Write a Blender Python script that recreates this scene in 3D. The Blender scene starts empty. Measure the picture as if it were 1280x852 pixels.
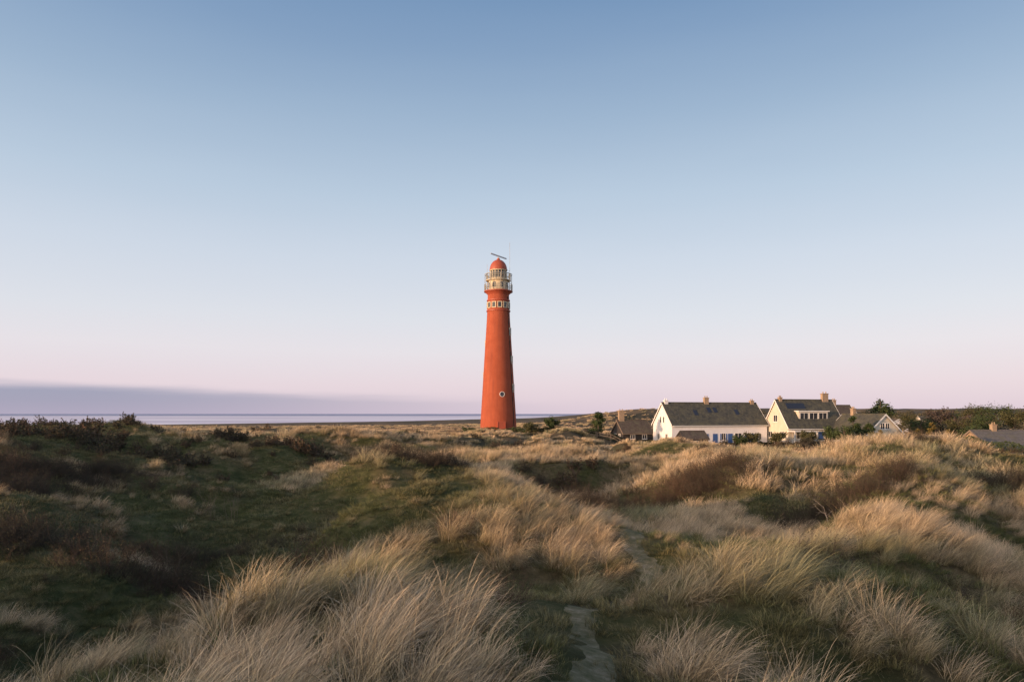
import bpy, math, numpy as np
from mathutils import Vector, Matrix
S=bpy.context.scene
rng=np.random.default_rng(7)
F=853.0; EYE=10.0
def lin(c):
    return tuple(((v/255.)/12.92 if v/255.<=.04045 else ((v/255.+.055)/1.055)**2.4) for v in c)
# ---------------------------------------------------------------- noise
TAB=np.random.default_rng(3).random((256,256))
def vn(x,y,seed=0):
    x=np.asarray(x,float)+seed*17.31; y=np.asarray(y,float)+seed*9.77
    xi=np.floor(x).astype(np.int64); yi=np.floor(y).astype(np.int64)
    fx=x-xi; fy=y-yi; fx=fx*fx*(3-2*fx); fy=fy*fy*(3-2*fy)
    a=TAB[xi&255,yi&255]; b=TAB[(xi+1)&255,yi&255]; c=TAB[xi&255,(yi+1)&255]; d=TAB[(xi+1)&255,(yi+1)&255]
    return (a*(1-fx)+b*fx)*(1-fy)+(c*(1-fx)+d*fx)*fy
def fbm(x,y,seed=0,o=4):
    s=0;a=.5;t=0
    for i in range(o):
        ca,sa=math.cos(i*.9),math.sin(i*.9)
        s=s+a*vn((x*ca-y*sa)*2**i,(x*sa+y*ca)*2**i,seed+i*3); t+=a; a*=.5
    return s/t
def sst(a,b,x):
    t=np.clip((x-a)/(b-a),0,1); return t*t*(3-2*t)
# ---------------------------------------------------------------- terrain
DS=np.array([4,8,12,18,27,40,60,90,130,200,350,700,1500,3000,40000.])
PX=np.array([-300,0,160,320,480,640,800,960,1120,1280,1600.])
ZT=np.array([
[7.3,7.3,7.4,7.5,7.6,7.6,7.6,7.7,7.6,7.4,7.3],
[6.5,6.6,6.8,7.1,7.3,7.3,7.1,7.5,7.2,6.7,6.5],
[5.6,5.7,6.2,7.1,7.35,7.2,7.0,7.6,7.2,6.2,6.0],
[5.3,5.3,5.0,5.2,6.8,7.2,7.3,7.2,7.2,6.0,5.8],
[6.4,6.2,5.1,4.6,5.2,6.3,5.8,6.1,7.7,6.5,6.3],
[7.8,7.6,6.6,5.5,5.7,5.6,5.6,7.4,7.2,5.9,5.7],
[8.2,8.2,7.5,6.5,6.4,6.5,6.1,6.0,5.3,5.2,5.2],
[7.2,7.2,7.4,7.4,6.3,5.6,4.7,4.3,4.0,3.9,3.9],
[5.6,5.6,5.7,6.0,6.0,5.7,4.3,4.0,4.0,3.9,3.9],
[3.8,3.8,3.8,3.8,4.3,4.8,4.8,4.4,4.4,4.2,4.2],
[2.2,2.2,2.2,2.2,2.6,3.8,6.5,6.5,6.0,5.5,5.5],
[1.2,1.2,1.2,1.3,1.6,3.0,7.0,8.5,8.0,8.0,8.0],
[1.2,1.2,1.2,1.2,1.8,3.5,15.,18.,18.,18.,18.],
[1.2,1.2,1.2,1.2,1.8,4.0,14.,22.,22.,22.,22.],
[1.2,1.2,1.2,1.2,1.8,4.0,8.0,8.0,8.0,8.0,8.0]])
PATH=np.array([(.15,3),(.35,5),(.62,6.5),(.80,8),(1.25,10),(2.15,12),(2.75,14),(3.0,16),(3.5,18.5),(4.6,22)])
def pathx(Y): return np.interp(Y,PATH[:,1],PATH[:,0])+.22*np.sin(np.asarray(Y)*1.1)*sst(4,8,Y)
def pathd(X,Y):
    d=np.abs(X-pathx(Y))
    return np.where((Y>21)|(Y<2),99.,d)
def shore(X,Y): return ((X+420)*590-(Y-560)*366)/694.3+40*(fbm(X/300,Y/300,8)-.5)
def H(X,Y):
    X=np.asarray(X,float);Y=np.asarray(Y,float)
    d=np.maximum(Y,4.); p=np.clip(X/d*F+640,-299,1599)
    ld=np.log(np.clip(d,4,39999)); L=np.log(DS)
    i=np.clip(np.searchsorted(L,ld,side='right')-1,0,len(DS)-2)
    j=np.clip(np.searchsorted(PX,p,side='right')-1,0,len(PX)-2)
    u=(ld-L[i])/(L[i+1]-L[i]); v=(p-PX[j])/(PX[j+1]-PX[j])
    u=u*u*(3-2*u); v=v*v*(3-2*v)
    h=(ZT[i,j]*(1-u)+ZT[i+1,j]*u)*(1-v)+(ZT[i,j+1]*(1-u)+ZT[i+1,j+1]*u)*v
    r=np.hypot(X,Y)
    near=sst(240,110,r)
    n7=fbm(X/6.0,Y/6.0,1,3)
    h=h+near*(sst(3,24,r)*1.4+.5)*(n7-.5)*1.9
    h=h+near*sst(6,22,r)*1.0*(np.clip(fbm(X/11,Y/7,14,2)-.5,0,1)*2.6)-near*sst(6,22,r)*.18
    h=h+sst(80,30,r)*.55*(fbm(X/1.9,Y/1.9,2,2)-.5)
    h=h+sst(35,60,r)*sst(210,120,r)*2.4*(fbm(X/17,Y/10,4,3)-.5)
    h=h+sst(180,400,r)*(3.2*(fbm(X/110,Y/80,6,4)-.5))*(.12+.88*sst(20,250,X))
    h=h+sst(400,900,r)*7*(np.abs(fbm(X/120,Y/170,19,3)-.5)*-2+.3)*sst(60,400,X)
    h=h+sst(700,1300,r)*14*(fbm(X/420,Y/300,9,4)-.5)*sst(50,500,X)
    h=h+6.0*np.exp(-(((X-66)/38)**2+((Y-330)/40)**2))
    h=h-.08*np.exp(-(pathd(X,Y)/.35)**2)
    w=sst(16,9,np.hypot(X+2.7,Y-137)); h=h*(1-w)+5.85*w
    w=sst(18,10,np.hypot((X-38)/1.3,Y-129)); h=h*(1-w)+4.1*w
    w=sst(15,8,np.hypot((X-60)/1.3,Y-128)); h=h*(1-w)+4.2*w
    q=(X*-.85+Y*-.53); t=(X*.53-Y*.85)  # unseen dune ridge behind the camera, shaped to shade the foreground
    h=h+sst(9,30,q)*sst(70,45,q)*(2.4+5.6*(fbm(t/9,q/30,12,3)-.5))*sst(-75,-35,t)*sst(75,40,t)*sst(2,-6,Y)
    s=shore(X,Y)
    k=sst(-20,140,s)
    return -3*(1-k)+h*k
def axis(lo,hi,c,A,du):
    u=np.arange(math.asinh((lo-c)/A),math.asinh((hi-c)/A)+du,du); return c+A*np.sinh(u)
ax=axis(-30000,30000,0,13,.0215); ay=axis(-300,40000,12,13,.0215)
GX,GY=np.meshgrid(ax,ay); GZ=H(GX,GY)
def blob(X,Y,L):
    m=np.zeros_like(X)
    for (a,b,rx,ry) in L: m=np.maximum(m,np.exp(-(((X-a)/rx)**2+((Y-b)/ry)**2)))
    return m
SHR=[(-24,32,7,7),(-16,20,3.5,2.2),(-10.5,20,2.6,1.8),(-36,50,13,6),(-26,48,8,4),(-15,26,3.5,3),(-1.2,27,3.4,2.2),(7.5,34,3.2,2.0),(11.5,25.5,2.2,1.7),(21,28,2.4,2),(-5,17.5,1.4,.9),(3.4,29,2.,1.5),(-6,24,2.,1.2),(-16,58,6,3),(3,46,3.5,1.4),(24,46,5,2),(-6,40,3,1.5)]
GRN=[(-8,27,6,8),(6.6,10,1.8,1.6),(-5,9.5,1.2,.7),(-9,14,2.6,1.8),(-13,36,6,6),(3.6,14,.7,1.5),(8.5,14,2.0,1.6),(.1,11.5,.7,1.0),(-2,14.5,1.2,.8),(-3,8,.7,.4),(-2,20,1.5,1.5)]
MAR=[(-1.5,9.5,1.8,1.7),(1.2,17,3.5,2.5),(-3.6,13,2.8,1.2),(5,18,3,2),(13,24,7,4),(14,34,9,6),(0,50,14,7),(-30,80,14,8),(-55,110,40,15),(4.8,13,1.3,1.8),(-3.5,10.5,1.6,.9),(-6.5,12,1.8,1.0),(7,18,3,2),(6,38,8,4)]
MAR2=[(2.0,7.4,.75,1.3),(3.0,9.6,1.1,1.2),(4.4,12.2,1.2,1.0),(4.6,8.2,.8,.7),(-5.2,8.6,1.1,.6),(1.6,12.6,.5,1.2),(10,19,2.5,1.5),(-8,11,1.4,.7)]
def marm(X,Y):
    n=fbm(X/2.6+Y/6,Y/2.2,21,3); n2=fbm(X/14,Y/14,22,3)
    m=(n-.5)*4.4+(n2-.5)*1.6+.46+.62*blob(X,Y,MAR)+1.15*blob(X,Y,MAR2)-.85*blob(X,Y,GRN)-.85*blob(X,Y,SHR)
    return np.clip(m,0,1)
def shrm(X,Y):
    n=fbm(X/4,Y/4,31,3); r=np.hypot(X,Y)
    far=sst(45,70,r)*np.clip((fbm(X/13,Y/9,33,3)-.55)*9,0,1)
    return np.clip(blob(X,Y,SHR)*1.9+(n-.5)*3.2-.50,0,1)*(r<75)+far*.8
def raw_mesh(name,v,f,smooth=False):
    v=np.asarray(v,np.float32); f=np.asarray(f,np.int32); k=f.shape[1]
    me=bpy.data.meshes.new(name); me.vertices.add(len(v)); me.vertices.foreach_set('co',v.ravel())
    me.loops.add(f.size); me.loops.foreach_set('vertex_index',f.ravel())
    me.polygons.add(len(f)); me.polygons.foreach_set('loop_start',np.arange(0,f.size,k,dtype=np.int32))
    if smooth: me.polygons.foreach_set('use_smooth',np.ones(len(f),bool))
    me.update(calc_edges=True); return me
def grid_mesh(name,X,Y,Z):
    ny,nx=X.shape; v=np.stack([X,Y,Z],-1).reshape(-1,3)
    idx=np.arange(ny*nx).reshape(ny,nx)
    f=np.stack([idx[:-1,:-1],idx[:-1,1:],idx[1:,1:],idx[1:,:-1]],-1).reshape(-1,4)
    return raw_mesh(name,v,f,True)
def fattr(me,name,arr):
    a=me.attributes.new(name,'FLOAT','POINT'); a.data.foreach_set('value',np.asarray(arr,np.float32).ravel())
def link(o,parent=None):
    S.collection.objects.link(o)
    if parent is not None: o.parent=parent
    return o
# ---------------------------------------------------------------- materials
class NT:
    def __init__(s,name):
        s.m=bpy.data.materials.new(name); s.m.use_nodes=True; s.t=s.m.node_tree
        s.b=s.t.nodes['Principled BSDF']; s.out=s.t.nodes['Material Output']
    def n(s,typ,**k):
        x=s.t.nodes.new(typ)
        for a,b in k.items(): setattr(x,a,b)
        return x
    def l(s,a,b): s.t.links.new(a,b)
    def noise(s,scale,detail=4,rough=.6,coord='Object',vec=None):
        x=s.n('ShaderNodeTexNoise'); x.inputs['Scale'].default_value=scale; x.inputs['Detail'].default_value=detail; x.inputs['Roughness'].default_value=rough
        if vec is None:
            c=s.n('ShaderNodeTexCoord'); vec=c.outputs[coord]
        s.l(vec,x.inputs['Vector']); return x.outputs['Fac']
    def ramp(s,fac,stops,interp='LINEAR'):
        r=s.n('ShaderNodeValToRGB'); r.color_ramp.interpolation=interp; e=r.color_ramp.elements
        while len(e)<len(stops): e.new(.5)
        for el,(p,c) in zip(e,stops):
            el.position=p; el.color=(c[0],c[1],c[2],1) if hasattr(c,'__len__') else (c,c,c,1)
        s.l(fac,r.inputs['Fac']); return r.outputs['Color']
    def mix(s,fac,a,b,mode='MIX'):
        x=s.n('ShaderNodeMix',data_type='RGBA',blend_type=mode)
        for i,v in ((0,fac),(6,a),(7,b)):
            if hasattr(v,'is_linked'): s.l(v,x.inputs[i])
            elif hasattr(v,'__len__'): x.inputs[i].default_value=(v[0],v[1],v[2],1)
            else: x.inputs[i].default_value=v if i==0 else (v,v,v,1)
        return x.outputs[2]
    def math(s,op,a,b=0.):
        x=s.n('ShaderNodeMath',operation=op)
        for i,v in ((0,a),(1,b)):
            if hasattr(v,'is_linked'): s.l(v,x.inputs[i])
            else: x.inputs[i].default_value=v
        return x.outputs[0]
    def attr(s,name,typ='GEOMETRY'):
        x=s.n('ShaderNodeAttribute',attribute_name=name,attribute_type=typ); return x.outputs['Fac']
    def base(s,c): 
        if hasattr(c,'is_linked'): s.l(c,s.b.inputs['Base Color'])
        else: s.b.inputs['Base Color'].default_value=(c[0],c[1],c[2],1)
    def rough(s,v,spec=.3): s.b.inputs['Roughness'].default_value=v; s.b.inputs['Specular IOR Level'].default_value=spec
    def bump(s,h,strength=.5,dist=.05):
        x=s.n('ShaderNodeBump'); x.inputs['Strength'].default_value=strength; x.inputs['Distance'].default_value=dist
        s.l(h,x.inputs['Height']); s.l(x.outputs['Normal'],s.b.inputs['Normal'])
def simple(name,c,var=.15,scale=3.,rough=.8,spec=.3,bump=.0):
    N=NT(name); f=N.noise(scale,5,.65)
    N.base(N.ramp(f,[(.3,tuple(v*(1-var) for v in c)),(.7,tuple(min(1,v*(1+var)) for v in c))])); N.rough(rough,spec)
    if bump: N.bump(N.noise(scale*6,4),bump,.02)
    return N.m
# ground
N=NT('dune_ground')
zone=N.attr('zone'); beach=N.attr('beach'); far=N.attr('far')
g=N.ramp(N.noise(1.6,8,.7),[(.3,(.035,.044,.016)),(.5,(.078,.084,.033)),(.68,(.16,.14,.07))])
d=N.ramp(N.noise(4.,8,.75),[(.3,(.06,.05,.028)),(.55,(.16,.125,.07)),(.75,(.28,.21,.13))])
c=N.mix(zone,g,d)
fc=N.ramp(N.noise(.035,10,.72),[(.38,(.034,.036,.024)),(.5,(.11,.085,.052)),(.60,(.26,.175,.10))])
c=N.mix(far,c,fc)
sand=N.ramp(N.noise(.02,6,.6),[(.35,(.20,.15,.13)),(.6,(.34,.27,.25))])
c=N.mix(beach,c,sand); N.base(c); N.rough(.95,.1)
N.bump(N.noise(9,8,.75),.9,.12); M_ground=N.m
# water: tidal flats near the shore, wet sheen painted pale, open sea further out
N=NT('sea_water'); N.rough(.6,.03)
tc=N.n('ShaderNodeTexCoord'); mp=N.n('ShaderNodeMapping'); mp.inputs['Scale'].default_value=(.0012,.008,1); mp.inputs['Rotation'].default_value=(0,0,.12); N.l(tc.outputs['Object'],mp.inputs['Vector'])
f=N.noise(1.,7,.62,vec=mp.outputs[0]); cn=N.ramp(f,[(.38,(.60,.53,.62)),(.5,(.86,.77,.82)),(.58,(.95,.89,.90))])
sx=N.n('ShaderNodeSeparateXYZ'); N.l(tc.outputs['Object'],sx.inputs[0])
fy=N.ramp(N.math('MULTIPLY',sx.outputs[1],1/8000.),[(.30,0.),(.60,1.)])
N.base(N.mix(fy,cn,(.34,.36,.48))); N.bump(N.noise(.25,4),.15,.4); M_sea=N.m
# path
N=NT('sandy_path'); N.base(N.ramp(N.noise(3.5,9,.8),[(.36,(.09,.092,.045)),(.52,(.18,.16,.095)),(.66,(.32,.265,.185))])); N.rough(.95,.05); N.bump(N.noise(24,6,.7),.6,.03); M_path=N.m
# grass
def grassmat(name,roots,tips,alt,lo=.5,var=1.):
    N=NT(name); t=N.attr('bt'); r=N.attr('br'); ti=N.attr('tint','INSTANCER')
    tip=N.mix(ti,tips,alt)
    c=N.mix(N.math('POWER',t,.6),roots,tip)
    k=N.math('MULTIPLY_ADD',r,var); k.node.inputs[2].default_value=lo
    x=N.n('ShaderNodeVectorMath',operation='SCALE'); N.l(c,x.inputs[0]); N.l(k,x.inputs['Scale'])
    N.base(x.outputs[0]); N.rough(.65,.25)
    return N.m
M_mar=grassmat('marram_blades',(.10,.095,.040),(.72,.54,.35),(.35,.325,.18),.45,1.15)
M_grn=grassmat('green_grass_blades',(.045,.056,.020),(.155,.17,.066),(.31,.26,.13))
N=NT('shrub_twigs'); ti=N.attr('tint','INSTANCER'); r=N.attr('br')
c=N.mix(ti,(.066,.052,.044),(.15,.095,.068)); c=N.mix(r,c,(.072,.072,.040)); N.base(c); N.rough(.85,.15); M_twig=N.m
M_bark=simple('pale_bark',(.40,.35,.29),.25,8,.85)
M_bark2=simple('brown_bark',(.20,.16,.11),.25,8,.85)
M_dbark=simple('dark_bark',(.09,.065,.05),.25,6,.9)
def leafmat(name,a,b):
    N=NT(name); r=N.attr('br'); N.base(N.ramp(r,[(0,a),(1,b)])); N.rough(.75,.2); return N.m
M_con=leafmat('conifer_foliage',(.020,.036,.015),(.08,.105,.038))
M_gold=leafmat('golden_conifer_foliage',(.06,.055,.015),(.22,.16,.05))
M_bush=leafmat('hedge_foliage',(.03,.038,.016),(.12,.11,.05))
M_bare=leafmat('bare_tree_twigs',(.05,.04,.035),(.13,.10,.08))
# buildings
def redmat():
    N=NT('red_painted_masonry')
    f=N.noise(.6,6,.7); tc=N.n('ShaderNodeTexCoord'); mp=N.n('ShaderNodeMapping'); mp.inputs['Scale'].default_value=(2.2,2.2,.12); N.l(tc.outputs['Object'],mp.inputs['Vector'])
    st=N.noise(1.,6,.7,vec=mp.outputs[0])
    c=N.ramp(f,[(.3,(.33,.076,.036)),(.7,(.40,.102,.052))])
    c=N.mix(N.ramp(st,[(.46,0.),(.70,.6)]),c,(.23,.062,.040)); N.base(c); N.rough(.75,.15)
    sx=N.n('ShaderNodeSeparateXYZ'); N.l(tc.outputs['Object'],sx.inputs[0])
    a=N.math('ARCTAN2',sx.outputs[0],sx.outputs[1]); a=N.math('MULTIPLY',a,6.)
    cb=N.n('ShaderNodeCombineXYZ'); N.l(a,cb.inputs[0]); N.l(sx.outputs[2],cb.inputs[1])
    br=N.n('ShaderNodeTexBrick'); br.inputs['Scale'].default_value=2.2; br.inputs['Color1'].default_value=(1,1,1,1);br.inputs['Color2'].default_value=(.8,.8,.8,1);br.inputs['Mortar'].default_value=(0,0,0,1)
    N.l(cb.outputs[0],br.inputs['Vector']); N.bump(br.outputs['Color'],.35,.03); return N.m
M_red=redmat()
M_dred=simple('red_painted_metal',(.36,.082,.044),.1,2,.5,.35)
M_cream=simple('cream_paint',(.62,.53,.37),.12,2,.6)
M_white=simple('white_plaster',(.76,.74,.74),.08,.9,.85,.2,.2)
M_yel=simple('pale_plaster',(.60,.54,.44),.09,.9,.85,.2,.2)
M_trim=simple('white_trim',(.76,.74,.70),.05,3,.6)
M_metal=simple('grey_metal',(.42,.43,.45),.1,3,.45,.5)
M_blue=simple('blue_paint',(.05,.11,.28),.1,3,.5)
M_wood=simple('weathered_wood',(.20,.155,.12),.3,5,.9)
M_brick=simple('chimney_brick',(.34,.25,.17),.25,4,.9)
M_dark=simple('tarred_boards',(.045,.040,.038),.3,3,.8)
N=NT('window_glass'); N.base((.03,.035,.045)); N.rough(.06,.6); M_glass=N.m
N=NT('solar_panel_glass'); N.base((.03,.035,.05)); N.rough(.3,.4); M_sol=N.m
def roofmat(name,a,b):
    N=NT(name); tc=N.n('ShaderNodeTexCoord')
    br=N.n('ShaderNodeTexBrick'); br.inputs['Scale'].default_value=1.; br.inputs['Brick Width'].default_value=.3; br.inputs['Row Height'].default_value=.3; br.inputs['Mortar Size'].default_value=.02
    sx=N.n('ShaderNodeSeparateXYZ'); N.l(tc.outputs['Object'],sx.inputs[0]); cb=N.n('ShaderNodeCombineXYZ'); N.l(sx.outputs[0],cb.inputs[0]); N.l(N.math('MULTIPLY',sx.outputs[2],1.3),cb.inputs[1]); N.l(cb.outputs[0],br.inputs['Vector'])
    br.inputs['Color1'].default_value=(*a,1); br.inputs['Color2'].default_value=(*b,1); br.inputs['Mortar'].default_value=(a[0]*.4,a[1]*.4,a[2]*.4,1)
    c=N.mix(N.ramp(N.noise(.9,8,.8),[(.42,0.),(.66,.8)]),br.outputs['Color'],(.14,.13,.085)); N.base(c); N.rough(.85,.2); N.bump(br.outputs['Fac'],.5,.03); return N.m
M_roof=roofmat('slate_roof_tiles',(.050,.054,.052),(.085,.088,.080))
M_roof2=roofmat('brown_roof_tiles',(.085,.065,.055),(.13,.10,.085))
# ---------------------------------------------------------------- ground, path, sea
me=grid_mesh('ground',GX,GY,GZ)
r=np.hypot(GX,GY)
fattr(me,'zone',np.clip(marm(GX,GY),0,1)); fattr(me,'far',sst(50,130,r)); fattr(me,'beach',sst(170,80,shore(GX,GY)))
me.materials.append(M_ground); link(bpy.data.objects.new('ground',me))
yy=np.arange(3,21,.06); uu=np.linspace(-1,1,9)
PU,PY=np.meshgrid(uu,yy)
hwl=.17+.20*fbm(PY*1.1,PU*0,41,3)+.16*(vn(PY*6,np.sign(PU)*3,43)-.3)
hw=np.maximum(hwl,.04)*sst(21,16,PY)
PXX=pathx(PY)+PU*hw
PZ=H(PXX,PY)+.02-.06*np.abs(PU)**3
me=grid_mesh('dune_path',PXX,PY,PZ); me.materials.append(M_path); link(bpy.data.objects.new('dune_path',me))
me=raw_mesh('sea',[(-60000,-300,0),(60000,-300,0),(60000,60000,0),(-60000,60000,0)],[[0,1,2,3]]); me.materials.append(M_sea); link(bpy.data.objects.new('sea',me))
# ---------------------------------------------------------------- grass sources
def tuft(name,n,length,rad,width,segs,mat,wind=.6,t0=(.05,.5),bend=(.5,1.4),seed=0):
    R=np.random.default_rng(seed)
    th=R.random(n)*2*np.pi; rr=rad*np.sqrt(R.random(n)); bx=rr*np.cos(th); by=rr*np.sin(th)
    ox=np.cos(th)*(1-wind)+wind*1.0+R.normal(0,.28,n); oy=np.sin(th)*(1-wind)-wind*.25+R.normal(0,.28,n)
    l=np.hypot(ox,oy)+1e-6; ox/=l; oy/=l
    T=R.uniform(*t0,n); B=R.uniform(*bend,n); Ln=length*R.uniform(.4,1.1,n)
    tw=R.uniform(0,np.pi,n); wx=np.cos(tw); wy=np.sin(tw)
    P=[np.stack([bx,by,np.zeros(n)],-1)]; 
    for k in range(segs):
        s=(k+.5)/segs; a=T+B*s**1.4
        P.append(P[-1]+(Ln/segs)[:,None]*np.stack([ox*np.sin(a),oy*np.sin(a),np.cos(a)],-1))
    V=[];t=[];rr_=R.random(n)**1.3;br=[]
    for k,p in enumerate(P[:-1]):
        w=width*.5*(1-.65*(k/segs)); o=np.stack([wx*w,wy*w,np.zeros(n)],-1)
        V+= [p-o,p+o]; t+=[np.full(n,k/segs)]*2; br+=[rr_]*2
    V.append(P[-1]); t.append(np.ones(n)); br.append(rr_)
    V=np.concatenate(V); t=np.concatenate(t); br=np.concatenate(br); i=np.arange(n)
    Fc=[]
    for k in range(segs-1):
        a=2*k*n+i; b=(2*k+1)*n+i; c=(2*k+3)*n+i; d=(2*k+2)*n+i
        Fc.append(np.stack([a,b,c],-1)); Fc.append(np.stack([a,c,d],-1))
    k=segs-1; Fc.append(np.stack([2*k*n+i,(2*k+1)*n+i,2*segs*n+i],-1))
    me=raw_mesh(name,V,np.concatenate(Fc)); fattr(me,'bt',t); fattr(me,'br',br); me.materials.append(mat)
    return bpy.data.objects.new(name,me)
def tubes(polys,sides=3):
    V=[];Fc=[];o=0
    for pts,rad in polys:
        pts=np.asarray(pts,float); m=len(pts)
        d=np.gradient(pts,axis=0); d/=np.linalg.norm(d,axis=1)[:,None]+1e-9
        up=np.where(np.abs(d[:,2:3])>.9,np.array([[1.,0,0]]),np.array([[0,0,1.]]))
        a=np.cross(d,up); a/=np.linalg.norm(a,axis=1)[:,None]+1e-9; b=np.cross(d,a)
        an=np.arange(sides)*2*np.pi/sides
        ring=pts[:,None,:]+np.asarray(rad)[:,None,None]*(np.cos(an)[None,:,None]*a[:,None,:]+np.sin(an)[None,:,None]*b[:,None,:])
        V.append(ring.reshape(-1,3))
        for k in range(m-1):
            for s in range(sides):
                s2=(s+1)%sides; Fc.append((o+k*sides+s,o+k*sides+s2,o+(k+1)*sides+s2,o+(k+1)*sides+s))
        o+=m*sides
    return np.concatenate(V),np.array(Fc)
def branch(R,p,d,L,r,lvl,out,nb,tips,gnarl=.22,up=.1):
    pts=[p];dd=np.array(d,float);n=4
    for k in range(n):
        dd=dd+R.normal(0,gnarl,3)+np.array([0,0,up]); dd/=np.linalg.norm(dd); pts.append(pts[-1]+dd*L/n)
    out.append((pts,np.linspace(r,r*.35,n+1)))
    tips.append(pts[-1])
    if lvl>0:
        for j in range(nb):
            k=R.integers(1,n+1); t=R.random(); q=pts[k-1]*(1-t)+pts[k]*t
            nd=dd+R.normal(0,.6,3); nd/=np.linalg.norm(nd)
            branch(R,q,nd,L*R.uniform(.45,.7),r*.5,lvl-1,out,nb,tips,gnarl,up)
def leaves(C,size,R,vary=.5):
    n=len(C); s=size*R.uniform(1-vary,1+vary,n)
    a=R.normal(size=(n,3)); a/=np.linalg.norm(a,axis=1)[:,None]; b=R.normal(size=(n,3)); b=np.cross(a,b); b/=np.linalg.norm(b,axis=1)[:,None]
    A=a*s[:,None]; B=b*(s*.6)[:,None]
    V=np.concatenate([C-A,C-B*.9+A*.1,C+A,C+B]); i=np.arange(n)
    return V,np.stack([i,i+n,i+2*n,i+3*n],-1)
def twigbush(name,seed,stems=24,h=.9,lv=2,r=.008,leaf=650,ls=.017):
    R=np.random.default_rng(seed); out=[];tips=[]
    for k in range(stems):
        th=R.random()*2*np.pi; rr=.35*math.sqrt(R.random()); p=np.array([rr*math.cos(th),rr*math.sin(th),-.03])
        d=np.array([math.cos(th)*.55+.15,math.sin(th)*.55,1.])+R.normal(0,.2,3); d/=np.linalg.norm(d)
        branch(R,p,d,h*R.uniform(.5,1.),r,lv,out,3,tips)
    V,Fc=tubes(out); br=np.zeros(len(V))+R.random()*.2
    tp=np.array(tips); C=tp[R.integers(0,len(tp),leaf)]*R.uniform(.75,1,(leaf,1))+R.normal(0,.05,(leaf,3))
    V2,F2=leaves(C,ls,R); b2=np.tile(R.random(leaf),4)
    me=raw_mesh(name,np.concatenate([V,V2]),np.concatenate([Fc,F2+len(V)])); fattr(me,'br',np.concatenate([br,b2])); me.materials.append(M_twig)
    return bpy.data.objects.new(name,me)
gcol=bpy.data.collections.new('grass_sources'); scol=bpy.data.collections.new('shrub_sources')
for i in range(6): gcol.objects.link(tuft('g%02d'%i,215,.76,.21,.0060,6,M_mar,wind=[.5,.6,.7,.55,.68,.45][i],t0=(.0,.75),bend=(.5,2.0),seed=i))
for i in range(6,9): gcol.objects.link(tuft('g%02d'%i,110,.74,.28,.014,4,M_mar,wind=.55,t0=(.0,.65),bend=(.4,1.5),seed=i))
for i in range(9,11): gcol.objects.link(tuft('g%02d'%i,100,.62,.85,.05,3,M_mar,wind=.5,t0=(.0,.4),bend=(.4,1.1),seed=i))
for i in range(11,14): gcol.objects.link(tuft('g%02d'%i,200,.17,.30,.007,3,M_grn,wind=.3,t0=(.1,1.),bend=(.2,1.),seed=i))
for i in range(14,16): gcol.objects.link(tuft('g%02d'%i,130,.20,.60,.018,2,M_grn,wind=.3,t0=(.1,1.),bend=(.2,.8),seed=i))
for i in range(4): scol.objects.link(twigbush('s%02d'%i,100+i))
for i in range(4,6): scol.objects.link(twigbush('s%02d'%i,100+i,stems=12,h=1.1,lv=1,r=.03,leaf=420,ls=.07))
def sample(d1,d2,dens,R,pa=-220,pb=1500):
    A=(pb-pa)/F/2*(d2*d2-d1*d1); n=int(A*dens)
    d=np.sqrt(R.random(n)*(d2*d2-d1*d1)+d1*d1); p=R.uniform(pa,pb,n)
    return (p-640)/F*d,d
bld=lambda X,Y:((np.hypot(X+2.7,Y-137)<5.5)|((X>24)&(X<76)&(Y>116)&(Y<142)))
P=[];SC=[];ID=[];TI=[];RO=[]
def addpts(X,Y,sc,ids,ti,R,tilt=.12,rz=.7,dz=-.03,r0=None):
    P.append(np.stack([X,Y,H(X,Y)+dz],-1)); SC.append(sc); ID.append(ids); TI.append(np.clip(ti,0,1))
    rz_=R.normal(0,rz,len(X)) if r0 is None else R.normal(0,rz,len(X))+r0
    RO.append(np.stack([R.normal(0,tilt,len(X)),R.normal(0,tilt,len(X)),rz_],-1))
R=np.random.default_rng(11)
for (a,b,dens,i0,i1,s0,s1) in [(3.2,30,8.0,0,6,.4,1.1),(30,78,4.8,6,9,.55,1.2),(78,200,1.5,9,11,.6,1.15),(200,450,.13,9,11,.9,1.4)]:
    X,Y=sample(a,b,dens,R); m=marm(X,Y); pd=pathd(X,Y); keep=(R.random(len(X))<m**1.3*.95+.05)&(pd>.45)&(~bld(X,Y))&(shore(X,Y)>190)&(shrm(X,Y)<.6)
    X=X[keep];Y=Y[keep];m=m[keep];pd=pd[keep]
    ti=(fbm(X/4,Y/4,51,3)-.5)*3.0+.50+R.normal(0,.28,len(X))-.45*(m-.5)-.3*sst(30,60,Y)
    addpts(X,Y,R.uniform(s0,s1,len(X))*(.55+.5*m)*(.6+.4*sst(.4,1.1,pd)),R.integers(i0,i1,len(X)),ti,R,.14,.45,r0=(fbm(X/5,Y/5,81,2)-.5)*3.2+.25)
for (a,b,dens,i0,i1) in [(3.2,24,17,11,14),(24,75,5,14,16)]:
    X,Y=sample(a,b,dens,R); pd=pathd(X,Y); keep=((pd>.24)|(R.random(len(X))<.42))&(R.random(len(X))<1.15-.55*marm(X,Y))
    X=X[keep];Y=Y[keep];pd=pd[keep]
    addpts(X,Y,R.uniform(.4,1.2,len(X))*np.where(pd<.3,.40,1),R.integers(i0,i1,len(X)),(fbm(X/2.0,Y/2.0,52,3)-.5)*3.4+.45+R.normal(0,.18,len(X))+.3*(pd<.35),R,.2,3)
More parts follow.
